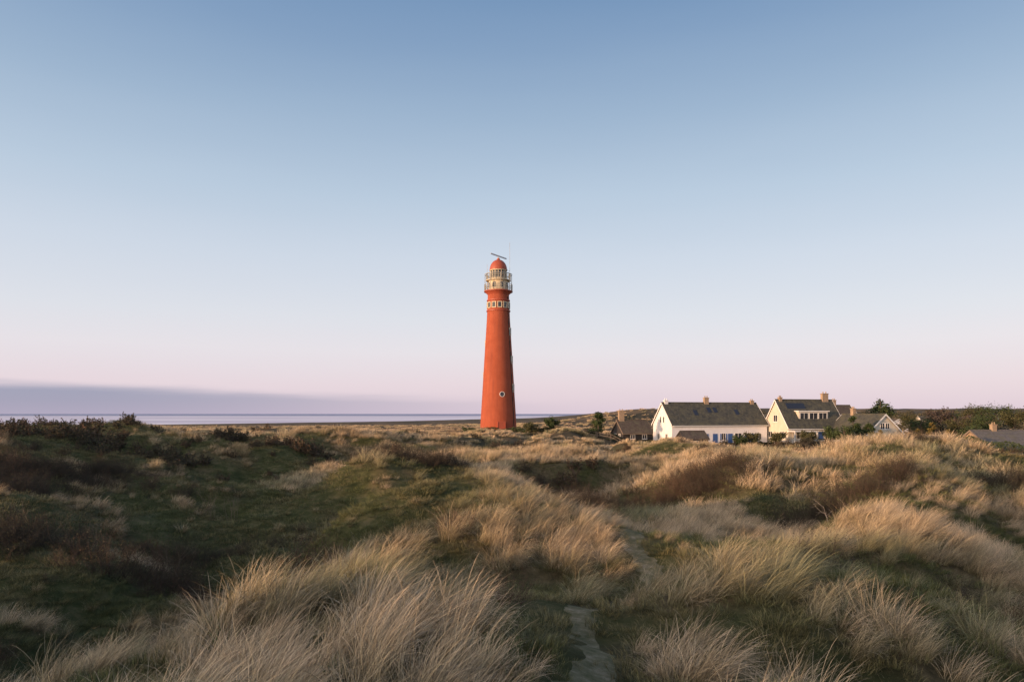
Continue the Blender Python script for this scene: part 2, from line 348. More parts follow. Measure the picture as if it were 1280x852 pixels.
def inst(name,col,P,SC,ID,TI,RO):
    v=np.concatenate(P).astype(np.float32); me=bpy.data.meshes.new(name); me.vertices.add(len(v)); me.vertices.foreach_set('co',v.ravel())
    fattr(me,'scl',np.concatenate(SC)); fattr(me,'tint',np.concatenate(TI))
    a=me.attributes.new('idx','INT','POINT'); a.data.foreach_set('value',np.concatenate(ID).astype(np.int32))
    a=me.attributes.new('rot','FLOAT_VECTOR','POINT'); a.data.foreach_set('vector',np.concatenate(RO).astype(np.float32).ravel())
    me.update(); o=bpy.data.objects.new(name,me); link(o)
    g=bpy.data.node_groups.new(name+'_scatter','GeometryNodeTree')
    g.interface.new_socket('Geometry',in_out='INPUT',socket_type='NodeSocketGeometry'); g.interface.new_socket('Geometry',in_out='OUTPUT',socket_type='NodeSocketGeometry')
    gi=g.nodes.new('NodeGroupInput'); go=g.nodes.new('NodeGroupOutput'); ci=g.nodes.new('GeometryNodeCollectionInfo')
    ci.inputs['Collection'].default_value=col; ci.inputs['Separate Children'].default_value=True; ci.inputs['Reset Children'].default_value=True
    ip=g.nodes.new('GeometryNodeInstanceOnPoints'); ip.inputs['Pick Instance'].default_value=True
    def na(n,t):
        x=g.nodes.new('GeometryNodeInputNamedAttribute'); x.data_type=t; x.inputs['Name'].default_value=n; return [s for s in x.outputs if s.enabled and s.name=='Attribute'][0]
    e=g.nodes.new('FunctionNodeEulerToRotation')
    L=g.links.new; L(gi.outputs[0],ip.inputs['Points']); L(ci.outputs[0],ip.inputs['Instance']); L(na('idx','INT'),ip.inputs['Instance Index'])
    L(na('rot','FLOAT_VECTOR'),e.inputs[0]); L(e.outputs[0],ip.inputs['Rotation']); L(na('scl','FLOAT'),ip.inputs['Scale']); L(ip.outputs[0],go.inputs[0])
    md=o.modifiers.new('scatter','NODES'); md.node_group=g
    print(name,len(v)); return o
inst('dune_grass',gcol,P,SC,ID,TI,RO)
P=[];SC=[];ID=[];TI=[];RO=[]
for (a,b,dens,i0,i1,s0,s1) in [(6,45,3.2,0,4,.55,1.15),(45,160,.5,4,6,.5,1.0)]:
    X,Y=sample(a,b,dens,R); m=shrm(X,Y); keep=(R.random(len(X))<m)&(pathd(X,Y)>1.0)&(~bld(X,Y)); X=X[keep];Y=Y[keep];m=m[keep]
    addpts(X,Y,R.uniform(s0,s1,len(X))*(.5+.6*m),R.integers(i0,i1,len(X)),fbm(X/5,Y/5,61,2)*2.-.6+R.normal(0,.25,len(X)),R,.1,3)
inst('dune_shrub_thicket',scol,P,SC,ID,TI,RO)
# ---------------------------------------------------------------- mesh builder
class MB:
    def __init__(s): s.v=[];s.f=[]
    def add(s,vs,fs):
        o=len(s.v); s.v+= [tuple(v) for v in vs]; s.f+=[tuple(i+o for i in f) for f in fs]; return s
    def box(s,x0,x1,y0,y1,z0,z1,M=None):
        vs=[(x0,y0,z0),(x1,y0,z0),(x1,y1,z0),(x0,y1,z0),(x0,y0,z1),(x1,y0,z1),(x1,y1,z1),(x0,y1,z1)]
        if M is not None: vs=[M@Vector(v) for v in vs]
        return s.add(vs,[(0,3,2,1),(4,5,6,7),(0,1,5,4),(1,2,6,5),(2,3,7,6),(3,0,4,7)])
    def lathe(s,prof,n=48,c=(0,0)):
        vs=[];fs=[]
        for (r_,z) in prof:
            for k in range(n): a=2*math.pi*k/n; vs.append((c[0]+r_*math.cos(a),c[1]+r_*math.sin(a),z))
        for i in range(len(prof)-1):
            for k in range(n): k2=(k+1)%n; fs.append((i*n+k,i*n+k2,(i+1)*n+k2,(i+1)*n+k))
        return s.add(vs,fs)
    def build(s,name,mat,parent=None,smooth=False,bevel=0):
        me=bpy.data.meshes.new(name); me.from_pydata(s.v,[],s.f); me.materials.append(mat)
        if smooth:
            for p in me.polygons: p.use_smooth=True
        me.update(); o=bpy.data.objects.new(name,me); link(o,parent)
        if smooth:
            md=o.modifiers.new('es','EDGE_SPLIT'); md.split_angle=math.radians(35)
        return o
def empty(name,loc,rz=0):
    e=bpy.data.objects.new(name,None); e.location=loc; e.rotation_euler=(0,0,rz); e.empty_display_size=.5; link(e); return e
# ---------------------------------------------------------------- lighthouse
LX,LY,px=-2.73,137.,137/F
LH=empty('lighthouse',(LX,LY,0))
zz=lambda y:EYE-(y-517)*px
def prof_r(z):
    return float(np.interp(z,[4.5,6,9.5,14.3,20,28.8,34.6],[3.95,3.70,3.52,3.22,2.88,2.33,2.10]))
zs=np.linspace(4.5,34.4,40)
m=MB(); m.lathe([(prof_r(z),z) for z in zs]+[(2.1,34.4),(0.01,34.4)],64); m.build('tower_shaft',M_red,LH,True)
m=MB(); m.lathe([(prof_r(4.5)+.18,4.5),(prof_r(6.9)+.18,6.9),(prof_r(7.1)+.02,7.1)],64); m.build('plinth',M_red,LH,True)
m=MB()
for z in (zz(389),zz(376)): m.lathe([(prof_r(z)-.05,z-.16),(prof_r(z)+.16,z-.1),(prof_r(z)+.16,z+.1),(prof_r(z)-.05,z+.16)],64)
m.build('string_courses',M_dred,LH,True)
def face(az,z,r):
    a=math.radians(az); return Matrix.Translation((math.sin(a)*r,-math.cos(a)*r,z))@Matrix.Rotation(a,4,'Z')
fr=MB();gl=MB()
for k in range(12):
    az=k*30+8; z=zz(382.3); r_=prof_r(z); M=face(az,z,r_)
    for (x0,x1,z0,z1) in [(-.46,-.32,-.62,.62),(.32,.46,-.62,.62),(-.32,.32,.48,.62),(-.32,.32,-.62,-.48)]: fr.box(x0,x1,-.10,.15,z0,z1,M)
    gl.box(-.32,.32,-.03,.12,-.48,.48,M)
for (az,y) in [(72,415),(72,450),(72,485),(-108,430),(-108,470)]:
    z=zz(y); M=face(az,z,prof_r(z))
    for (x0,x1,z0,z1) in [(-.5,-.36,-.8,.8),(.36,.5,-.8,.8),(-.36,.36,.66,.8),(-.36,.36,-.8,-.66)]: fr.box(x0,x1,-.06,.2,z0,z1,M)
    gl.box(-.36,.36,-.02,.15,-.66,.66,M)
fr.build('window_frames',M_cream,LH); gl.build('window_panes',M_glass,LH)
def disc(m,M,r0,r1,y0,y1,n=24):
    vs=[];fs=[]
    for k in range(n):
        a=2*math.pi*k/n; c_,s_=math.cos(a),math.sin(a)
        for (r_,y) in ((r0,y1),(r0,y0),(r1,y0),(r1,y1)): vs.append(M@Vector((r_*c_,y,r_*s_)))
    for k in range(n):
        k2=(k+1)%n
        for j in range(3): fs.append((k*4+j,k2*4+j,k2*4+j+1,k*4+j+1))
    m.add(vs,fs)
z=zz(493); M=face(14,z,prof_r(z)); m=MB(); disc(m,M,.44,.52,-.10,.1); m.build('porthole_frame',M_trim,LH)
m=MB(); disc(m,M,.001,.45,-.04,.1); m.box(-.03,.03,-.07,-.04,-.36,.36,M); m.build('porthole_glass',M_glass,LH)
z=6.0; M=face(10,z,prof_r(z)+.1); m=MB()
m.box(-.65,.65,-.22,.3,0,2.3,M); m.box(-.8,-.65,-.3,.3,0,2.5,M); m.box(.65,.8,-.3,.3,0,2.5,M); m.box(-.65,.65,-.3,.3,2.3,2.5,M); m.build('door',M_dred,LH)
m=MB()
for z in np.arange(8,33,2.2): 
    M=face(58,z,prof_r(z)); m.box(-.05,.05,-.10,.02,-1.1,1.1,M)
m.build('cable_duct',M_dark,LH)
g1=zz(364.5); g2=zz(351)
m=MB(); m.lathe([(2.08,g1-1.0),(2.2,g1-.6),(2.75,g1-.12),(2.88,g1-.12),(2.88,g1+.06),(0.01,g1+.06)],48); m.build('gallery_corbel',M_dred,LH,True)
m=MB(); m.lathe([(1.95,g1+.06),(1.95,g2-.1),(2.5,g2-.08),(2.5,g2+.06),(1.6,g2+.06),(1.6,g2+.5),(1.55,g2+.5)],48); m.lathe([(1.6,zz(338.5)-.12),(1.78,zz(338.5)-.05),(1.78,zz(338.5)+.08),(1.5,zz(338.5)+.08)],48)
for k in range(16):
    M=face(k*22.5,0,1.6); m.box(-.05,.05,-.04,.06,g2+.5,zz(338.5)-.1,M)
m.lathe([(1.63,zz(344)-.04),(1.66,zz(344)),(1.63,zz(344)+.04),(1.58,zz(344))],48)
m.build('lantern_room',M_cream,LH,True)
m=MB(); m.lathe([(1.54,g2+.4),(1.54,zz(338.5))],48); m.build('lantern_glass',M_glass,LH,True)
m=MB()
for k in range(8):
    M=face(k*45+20,0,1.95); m.box(-.32,.32,-.05,.05,g1+.7,g1+1.7,M)
m.build('lantern_base_windows',M_glass,LH)
dz=zz(338.5)+.08
m=MB(); m.lathe([(1.82,dz),(1.82,dz+.14)]+[(1.74*math.cos(a),dz+.14+2.0*math.sin(a)) for a in np.linspace(0,1.42,12)]+[(.3,dz+2.15),(.3,dz+2.4),(.01,dz+2.5)],48); m.build('dome',M_dred,LH,True)
def rail(m,r_,z,h,n,t=.035):
    for k in range(n): M=face(k*360/n,0,r_); m.box(-t,t,-t,t,z,z+h,M)
    for q in (.35,.68,1.0): m.lathe([(r_-t,z+h*q-t),(r_+t,z+h*q-t),(r_+t,z+h*q+t),(r_-t,z+h*q+t),(r_-t,z+h*q-t)],48)
m=MB(); rail(m,2.80,g1+.06,1.25,28); rail(m,2.44,g2+.06,1.15,24)
for k in range(8):
    M=face(k*45+10,0,2.7); m.box(-.05,.05,-.05,.05,g1,g2+1.2,M)
m.lathe([(2.66,g2+1.15),(2.76,g2+1.15),(2.76,g2+1.25),(2.66,g2+1.25),(2.66,g2+1.15)],48)
m.build('gallery_railings',simple('weathered_railing_paint',(.36,.35,.30),.2,3,.6),LH)
m=MB(); m.box(-.12,.12,-.12,.12,dz+2.3,dz+2.75); M=Matrix.Translation((0.05,0,dz+2.85))@Matrix.Rotation(math.radians(35),4,'Z')@Matrix.Rotation(math.radians(9),4,'Y'); m.box(-1.9,1.9,-.10,.10,-.09,.11,M); m.build('radar_antenna',M_metal,LH)
m=MB(); m.box(2.25,2.31,-.6,-.54,g2,zz(304)); m.box(-2.3,-2.24,.4,.46,g2,zz(330)); m.box(2.0,2.3,-.6,-.54,zz(340),zz(339.5)); m.build('aerials',M_metal,LH)
# ---------------------------------------------------------------- houses
def house(name,loc,rz,L,W,eh,rh,wall,roof,ov=.35,trim=M_trim):
    E=empty(name,loc,rz); 
    m=MB(); b=-2.
    vs=[(0,0,b),(L,0,b),(L,W,b),(0,W,b),(0,0,eh),(L,0,eh),(L,W,eh),(0,W,eh),(0,W/2,rh),(L,W/2,rh)]
    m.add(vs,[(0,1,5,4),(2,3,7,6),(3,0,4,8,7),(1,2,6,9,5),(0,3,2,1)]); m.build('walls',wall,E)
    sl=(rh-eh)/(W/2); t=.16
    m=MB()
    for sgn in (0,1):
        ye=-ov if sgn==0 else W+ov; ze=eh-ov*sl
        x0,x1=-ov*.6,L+ov*.6; yr=W/2
        vs=[(x0,ye,ze+.02),(x1,ye,ze+.02),(x1,yr,rh+.02),(x0,yr,rh+.02),(x0,ye,ze+t+.02),(x1,ye,ze+t+.02),(x1,yr,rh+t+.02),(x0,yr,rh+t+.02)]
        fs=[(0,1,2,3),(4,5,6,7),(0,1,5,4),(1,2,6,5),(3,0,4,7)]; m.add(vs,fs)
    m.build('roof',roof,E)
    m=MB()
    for x in (-ov*.6-.05,L+ov*.6+.005):
        for sgn in (0,1):
            ye=-ov if sgn==0 else W+ov; ze=eh-ov*sl; yr=W/2
            vs=[]
            for xx in (x,x+.045): vs+=[(xx,ye,ze-.1),(xx,yr,rh-.1),(xx,yr,rh+.22),(xx,ye,ze+.22)]
            m.add(vs,[(0,1,2,3),(4,5,6,7),(0,1,5,4),(1,2,6,5),(2,3,7,6),(3,0,4,7)])
    m.box(-.1,L+.1,-ov-.12,-ov-.01,eh-ov*sl-.02,eh-ov*sl+.1)
    m.build('bargeboards_and_gutter',trim,E)
    m=MB(); m.lathe([(.11,-ov*.6),(.11,L+ov*.6)],8); m.v=[(v[2],W/2+v[0],rh+t+.02+v[1]) for v in m.v]; m.build('ridge_tiles',roof,E)
    return E
def windows(E,L_,side='front',W=0,frame=M_trim,glass=M_glass,nm='windows'):
    fr=MB();gl=MB()
    if side=='front': T=Matrix.Identity(4)
    elif side=='left': T=Matrix.Rotation(math.radians(-90),4,'Z')
    for (u,z,w,h) in L_:
        if side=='left': u=-u-w
        t=.07
        for (a,b_,c_,d_) in [(u,u+t,z,z+h),(u+w-t,u+w,z,z+h),(u+t,u+w-t,z,z+t),(u+t,u+w-t,z+h-t,z+h)]: fr.box(a,b_,-.05,.02,c_,d_,T)
        if w>.7: fr.box(u+w/2-.03,u+w/2+.03,-.045,.02,z+t,z+h-t,T)
        fr.box(u-.06,u+w+.06,-.09,.02,z-.08,z-.003,T)
        gl.box(u+t,u+w-t,-.015,.01,z+t,z+h-t,T)
    fr.build(nm+'_frames',frame,E); gl.build(nm+'_panes',glass,E)
def chimney(E,x,y,z0,z1,w=.8,mat=M_brick):
    m=MB(); m.box(x-w/2,x+w/2,y-.3,y+.3,z0,z1); m.box(x-w/2-.07,x+w/2+.07,y-.37,y+.37,z1,z1+.12)
    for q in (-.2,.2): m.lathe([(.1,z1+.12),(.09,z1+.45),(.06,z1+.45)],10,(x+q*w/.8,y))
    m.build('chimney',mat,E)
def roofpanel(E,x0,x1,s0,s1,W,eh,rh,mat,name,frame=True,t=.18):
    sl=(rh-eh)/(W/2); f=lambda y:eh+sl*y+t+.02
    m=MB(); vs=[(x0,s0,f(s0)-.05),(x1,s0,f(s0)-.05),(x1,s1,f(s1)-.05),(x0,s1,f(s1)-.05),(x0,s0,f(s0)+.07),(x1,s0,f(s0)+.07),(x1,s1,f(s1)+.07),(x0,s1,f(s1)+.07)]
    m.add(vs,[(4,5,6,7),(0,1,5,4),(1,2,6,5),(2,3,7,6),(3,0,4,7)]); m.build(name,mat,E)
A15=math.radians(15)
Z1=4.1; H1=house('white_house',(29.3,125,Z1),A15,20,7.5,4.0,7.85,M_white,M_roof)
windows(H1,[(1.2,1.0,1.0,1.2),(6.3,1.0,.9,1.2),(10.2,1.0,.9,1.3),(13.0,1.0,1.5,1.3),(17.6,1.0,1.2,1.2)],'front')
windows(H1,[(1.6,1.0,.9,1.2),(4.8,1.0,.9,1.2),(2.9,4.2,.6,1.2),(4.1,4.2,.6,1.2)],'left',7.5)
m=MB()
for (x,w) in [(4.7,.95),(8.4,.95),(11.6,.95),(15.3,.95),(16.5,.5)]: m.box(x,x+w,-.06,.02,.1,2.2)
for (x) in (6.05,7.22,9.95,11.12): m.box(x,x+.22,-.07,.02,1.0,2.2)
m.build('doors_and_shutters',M_blue,H1)
for x in (.7,9.2,19.2): chimney(H1,x,3.75,6.9,8.9 if x==9.2 else 8.35,.9 if x==9.2 else .7,M_brick if x!=.7 else M_white)
for (x,s) in [(8.6,1.9),(9.9,1.9),(14.3,1.5),(5.5,1.4)]: roofpanel(H1,x,x+.75,s,s+.9,7.5,4,7.85,M_sol,'skylight')
m=MB(); m.box(-.1,20.1,-.04,.0,-.5,.35); m.build('tarred_base',M_dark,H1)
SH=house('garden_shed',(30.0,118.5,3.9),A15,4.6,3.2,1.7,2.9,M_dark,M_roof2,.2,M_dark); windows(SH,[(1.7,.7,.9,.7)],'front')
Z2=4.5; H2=house('gabled_house',(50.6,125,Z2),A15,12.3,7.3,3.1,8.0,M_yel,M_roof)
windows(H2,[(1.0,.9,1.5,1.3),(4.0,.9,1.2,1.3),(8.8,.9,1.9,1.3)],'front')
windows(H2,[(1.2,1.0,1.2,1.2),(4.6,1.0,1.2,1.2),(3.1,4.0,1.2,1.3)],'left',7.3)
m=MB(); m.box(6.5,7.5,-.05,.02,.1,2.2); m.build('front_door',M_blue,H2)
m=MB(); m.box(3.0,9.4,1.0,3.2,3.9,5.9); m.build('dormer_walls',M_yel,H2)
m=MB(); m.box(2.8,9.6,.75,3.6,5.9,6.08); m.build('dormer_roof',M_trim,H2)
fr=MB();gl=MB()
for x in (3.3,5.35,7.4):
    gl.box(x,x+1.7,.975,1.01,4.45,5.65); fr.box(x-.08,x,.95,1.01,4.37,5.73); fr.box(x+1.7,x+1.78,.95,1.01,4.37,5.73); fr.box(x,x+1.7,.95,1.01,5.65,5.73); fr.box(x,x+1.7,.95,1.01,4.37,4.45); fr.box(x+.82,x+.88,.955,1.01,4.45,5.65)
gl.build('dormer_panes',M_glass,H2); fr.build('dormer_frames',M_trim,H2)
roofpanel(H2,1.6,5.6,2.35,3.1,7.3,3.1,8.0,M_sol,'solar_panel')
chimney(H2,10.8,3.65,7.3,9.3,1.3); chimney(H2,.9,3.65,7.3,8.5,.6)
m=MB(); m.box(-.3,4.8,-2.2,-.1,2.25,2.4); m.box(-.2,-.05,-2.1,-1.95,-.5,2.25); m.box(4.5,4.65,-2.1,-1.95,-.5,2.25); m.build('porch',M_trim,H2)
a3=A15+math.radians(90); ox,oy=61.3+7.7*math.cos(A15),118+7.7*math.sin(A15)
H3=house('gable_cottage',(ox,oy,4.0),a3,10.,7.7,2.4,5.8,M_yel,M_roof)
windows(H3,[(1.0,.9,1.4,1.2),(5.2,.9,1.4,1.2),(2.9,3.3,.9,1.1),(3.95,3.3,.9,1.1)],'left',7.7)
chimney(H3,7.5,3.85,5.3,6.9,.7)
H5=house('rear_house',(66,143,4.3),A15,9,8,4.0,7.4,M_white,M_roof2); windows(H5,[(1,1,1.3,1.2),(6,1,1.3,1.2)],'front'); windows(H5,[(2.9,4.5,1.,1.2)],'left'); chimney(H5,5,4,7,8.6)
H4=house('dark_cottage',(21.5,132,4.3),A15,6.2,5.5,2.0,4.3,M_dark,M_roof2,.3,M_wood); windows(H4,[(1.5,.8,1.,.9),(4,.8,1.,.9)],'front'); windows(H4,[(1.2,.8,.9,1.0),(3.2,.8,.9,1.0)],'left')
chimney(H4,.8,2.75,3.6,6.2,1.1,M_brick)
H6=house('grey_roofed_house',(74.5,106,2.6),math.radians(8),13,8,1.9,4.6,M_brick,roofmat('weathered_roof_tiles',(.13,.125,.13),(.19,.18,.18)),.4,M_wood); windows(H6,[(1.5,.3,1.2,1.1),(6,.3,1.6,1.1)],'front'); chimney(H6,4,4,3.8,5.6)
R=np.random.default_rng(5)
for k,(p,d,y) in enumerate([(1135,205,527),(1205,230,549),(1222,260,542),(1178,300,534),(1262,300,533),(1152,260,533),(1190,380,528),(1240,400,527)]):
    X=(p-640)/F*d; z=float(H(np.array(X),np.array(float(d)))); top=EYE-(y-6-517)/F*d; rh=max(4.6,min(6.,top-z))
    E=house('village_house',(X,d,z-.3),math.radians(R.choice([15,-10,100,30])),R.uniform(8,12),6.5,2.6,rh-.4,[M_white,M_brick,M_yel][k%3],[M_roof2,M_roof][k%2],.3)
    windows(E,[(1.2,.9,1.2,1.2),(4.5,.9,1.2,1.2)],'front'); windows(E,[(2.5,.9,1.2,1.2)],'left')
# ---------------------------------------------------------------- trees
def tree(name,X,Y,h,w,kind,lm,seed,nl=1800,ls=.13):
    R=np.random.default_rng(seed); z=float(H(np.array(float(X)),np.array(float(Y))))
    E=empty(name,(X,Y,z)); out=[];tips=[]
    tp=[np.array([R.normal(0,.03)*k,R.normal(0,.03)*k,k/5*h*.92-.2]) for k in range(6)]
    out.append((tp,np.linspace(.035*h,.008*h,6)))
    C=[]
    nb=26 if kind=='con' else 15
    for k in range(nb):
        t=R.uniform(.12,.97) if kind=='con' else R.uniform(.3,.85)
        a=R.random()*6.28; q=np.array([0,0,t*h*.92])
        ln=(w/2*(1-t)**.75+.12 if kind=='con' else w/2*math.sqrt(max(.15,1-(2*t-1.1)**2)))*R.uniform(.65,1.15)
        d=np.array([math.cos(a),math.sin(a),.15 if kind=='con' else .6]); d/=np.linalg.norm(d)
        pts=[q+d*ln*s+np.array([0,0,-.1*ln*s*s if kind=='con' else .15*ln*s]) for s in (0,.35,.7,1.)]
        out.append((pts,[.012*h,.009*h,.006*h,.003*h]))
        n=nl//nb; s=R.uniform(.25,1.05,n)**.7
        c=q+d*ln*s[:,None]+R.normal(0,1,(n,3))*np.array([.13,.13,.10])*w*.62*(1-.55*t if kind=='con' else 1)
        C.append(c)
    V,Fc=tubes(out,5); me=raw_mesh('trunk_and_limbs',V,Fc); me.materials.append(M_dbark); link(bpy.data.objects.new('trunk_and_limbs',me),E)
    C=np.concatenate(C); C=C[C[:,2]>.05]; V,Fc=leaves(C,ls,R); me=raw_mesh('foliage',V,Fc); fattr(me,'br',np.tile(np.clip(R.random(len(C))*.6+.5*(fbm(C[:,0]*1.5+C[:,1],C[:,2]*1.5,71,2)-.2),0,1),4)); me.materials.append(lm); link(bpy.data.objects.new('foliage',me),E)
def at(p,d): return (p-640)/F*d,d
for i,(n,p,d,h,w,k,mm) in enumerate([
 ('pine_tree',748,122,4.8,4.2,'con',M_con),('pine_tree',1066,115,5.4,4.6,'con',M_con),('pine_tree',1099,140,8.6,5.5,'dec',M_con),('pine_tree',1086,114,4.4,3.4,'con',M_con),
 ('golden_conifer',1147,117,3.9,1.9,'con',M_gold),('golden_conifer',1165,118,4.4,2.4,'con',M_gold),('golden_conifer',1186,119,3.4,2.2,'con',M_gold),('golden_conifer',1100,113,3.4,1.8,'con',M_gold),
 ('pine_tree',1040,119,3.6,3.2,'dec',M_con),('garden_tree',940,119,2.4,3.,'dec',M_bush),('garden_tree',972,119,2.6,3.,'dec',M_bush),
 ('garden_tree',1010,119,2.2,3.,'dec',M_bush),('bare_tree',1052,150,8.6,4.,'dec',M_bare),('bare_tree',1170,170,7,7.,'dec',M_bare),('garden_tree',1245,210,7.5,11.,'dec',M_con),
 ('pine_tree',690,128,2.6,3.2,'dec',M_con),('garden_tree',664,126,1.8,3.,'dec',M_bush),('bare_tree',1205,165,5.5,5,'dec',M_bare),
 ('garden_tree',1215,116,3.4,4.8,'dec',M_con),('garden_tree',1130,112,2.6,3.5,'dec',M_bush),('pine_tree',1055,112,3.6,3.4,'dec',M_con),('garden_tree',1198,140,4.8,5,'dec',M_bush),('garden_tree',1228,150,5.4,6,'dec',M_con),('garden_tree',1150,150,5.4,6,'dec',M_con),('garden_tree',925,118,1.9,2.6,'dec',M_con),
 ('garden_tree',1268,190,6.,8,'dec',M_bush),('garden_tree',1180,200,6.,8,'dec',M_con),('garden_tree',1215,250,7.,10,'dec',M_bush),('garden_tree',1140,180,5.4,6,'dec',M_bush)]):
    X,Y=at(p,d); tree(n,X,Y,h,w,k,mm,300+i,2600 if h>4 else 1500,.13 if h<6 else .2)
def hedge(name,x0,y0,x1,y1,h,w,mat,seed,ls=.10,dens=420):
    R=np.random.default_rng(seed); L=math.hypot(x1-x0,y1-y0); n=int(L*dens)
    t=R.random(n); s=R.normal(0,.38,n)*w/2; X=x0+(x1-x0)*t-(y1-y0)/L*s; Y=y0+(y1-y0)*t+(x1-x0)/L*s
    hh=h*(.6+.75*fbm(t*L/1.6,t*0,seed,3))*np.clip(1-(np.abs(s)/(w*.75))**2,.1,1); Z=H(X,Y)+hh*R.random(n)**.6
    V,Fc=leaves(np.stack([X,Y,Z],-1),ls,R); me=raw_mesh(name,V,Fc); fattr(me,'br',np.tile(np.clip(R.random(n)*.7+.3*vn(X,Z,3),0,1),4)); me.materials.append(mat); link(bpy.data.objects.new(name,me))
hedge('hedge',-9.5,130.5,2.5,130.5,1.6,2.2,M_con,1)
hedge('hedge',2.5,128,14,130,1.2,2.0,M_bush,2)
hedge('hedge',36,118.5,49,122,.9,1.2,M_bush,3); hedge('hedge',51,121.5,66,121,1.2,1.4,M_con,4)
hedge('hedge',64,112,76,101,2.4,2.4,M_con,5); hedge('hedge',17,124,28,123.5,1.1,1.8,M_bush,6); hedge('hedge',66,116,84,117,1.8,2.4,M_bush,7)
R=np.random.default_rng(77); Cs=[];BR=[]
for k in range(400):
    d=R.uniform(165,620); p=R.uniform(1105,1480) if k<290 else R.uniform(740,1500); X=(p-640)/F*d
    if bld(X,d): continue
    z=float(H(np.array(X),np.array(d))); h=R.uniform(2.,5.2); w=R.uniform(3.5,8); n=230
    c=R.normal(0,1,(n,3)); c/=np.linalg.norm(c,axis=1)[:,None]; c*=R.random((n,1))**.45
    cc=np.array([X,d,z+h*.5])+c*np.array([w/2,w/2,h*.5])*R.uniform(.8,1.1,(n,1)); Cs.append(cc); BR.append(np.clip(R.random(n)*.5+R.random()*.5,0,1))
Cs=np.concatenate(Cs); BR=np.concatenate(BR); V,Fc=leaves(Cs,.36,R); me=raw_mesh('distant_trees',V,Fc); fattr(me,'br',np.tile(BR,4))
me.materials.append(leafmat('distant_tree_foliage',(.034,.040,.028),(.14,.115,.07))); link(bpy.data.objects.new('distant_trees',me))
def sapling(name,X,Y,h,seed,n=3,mat=M_bark,lv=2,r=.009):
    R=np.random.default_rng(seed); out=[];tips=[]; z=float(H(np.array(float(X)),np.array(float(Y))))
    for k in range(n):
        d=np.array([R.normal(.05,.2),R.normal(0,.2),1.]); d/=np.linalg.norm(d)
        branch(R,np.array([R.normal(0,.12),R.normal(0,.12),-.1]),d,h*R.uniform(.7,1),r,lv,out,4,tips,.16,.14)
    V,Fc=tubes(out,4); me=raw_mesh(name,V,Fc,True); me.materials.append(mat); o=bpy.data.objects.new(name,me); o.location=(X,Y,z); link(o)
for i,(p,d,h,n,mt) in enumerate([(300,17.5,1.2,1,0),(1037,22,.8,1,0),(1052,22.5,.8,1,1),(262,33,1.6,6,1),(290,34,1.5,5,1),(40,21,1.3,3,1),(75,24,1.4,3,1),(215,21,1.2,3,1),(1000,26,1.1,3,1),(120,22,1.2,3,1)]):
    X,Y=at(p,d); sapling('bare_sapling',X,Y,h,500+i,n,[M_bark,M_bark2][mt],r=.009)
# ---------------------------------------------------------------- fences
def fence(name,pts,h,step,mat,rails=(.45,.9),t=.05,pickets=0):
    m=MB()
    for (a,b) in zip(pts[:-1],pts[1:]):
        L=math.hypot(b[0]-a[0],b[1]-a[1]); n=max(1,int(L/step)); an=math.atan2(b[1]-a[1],b[0]-a[0])
        q=[(a[0]+(b[0]-a[0])*k/n,a[1]+(b[1]-a[1])*k/n) for k in range(n+1)]; zq=[float(H(np.array(x),np.array(y))) for x,y in q]
        for (x,y),z in zip(q,zq): m.box(-t,t,-t,t,-.3,h,Matrix.Translation((x,y,z))@Matrix.Rotation(an,4,'Z'))
        for k in range(n):
            for f in rails:
                p0=Vector((*q[k],zq[k]+h*f)); p1=Vector((*q[k+1],zq[k+1]+h*f)); d=p1-p0
                M=Matrix.Translation(p0)@d.to_track_quat('X','Z').to_matrix().to_4x4(); m.box(t,d.length-t,-.02,.02,-.06,.06,M)
            for j in range(pickets):
                f=(j+.5)/pickets; x=q[k][0]*(1-f)+q[k+1][0]*f; y=q[k][1]*(1-f)+q[k+1][1]*f; z=zq[k]*(1-f)+zq[k+1]*f
                m.box(-.04,.04,-.06,-.022,.05,h,Matrix.Translation((x,y,z))@Matrix.Rotation(an,4,'Z'))
    m.build(name,mat)
fence('wooden_fence',[(-28,140),(-18,141),(-6,146)],1.3,2.5,M_wood,(.35,.65,.95),.07)
fence('white_fence',[(46,119.5),(53,121),(60,121)],1.25,1.8,M_trim,(.3,.85),.06,8)
fence('wooden_fence',[(10,121),(20,121),(29,119)],1.1,2.2,M_wood,(.5,.92),.06)
fence('wooden_fence',[(62,114),(72,113),(80,108)],1.1,2.2,M_wood,(.5,.92),.06)
# ---------------------------------------------------------------- sky / light
SE=math.radians(5.2); sd=Vector((-.85*math.cos(SE),-.527*math.cos(SE),math.sin(SE))).normalized()
w=bpy.data.worlds.new('World'); S.world=w; w.use_nodes=True; t=w.node_tree; t.nodes.clear()
out=t.nodes.new('ShaderNodeOutputWorld'); 
def mk(T,**k):
    x=t.nodes.new(T)
    for a,b in k.items(): setattr(x,a,b)
    return x
def mth(op,*v):
    x=mk('ShaderNodeMath',operation=op)
    for i,q in enumerate(v):
        if hasattr(q,'is_linked'): t.links.new(q,x.inputs[i])
        else: x.inputs[i].default_value=q
    return x.outputs[0]
sky=mk('ShaderNodeTexSky',sky_type='NISHITA'); sky.sun_disc=False; sky.sun_elevation=SE; sky.sun_rotation=math.atan2(-.85,-.527)%(2*math.pi)
b1=mk('ShaderNodeBackground'); t.links.new(sky.outputs[0],b1.inputs[0])
b1.inputs['Strength'].default_value=.02
tc=mk('ShaderNodeTexCoord'); sx=mk('ShaderNodeSeparateXYZ'); t.links.new(tc.outputs['Generated'],sx.inputs[0]); x_,y_,z_=sx.outputs
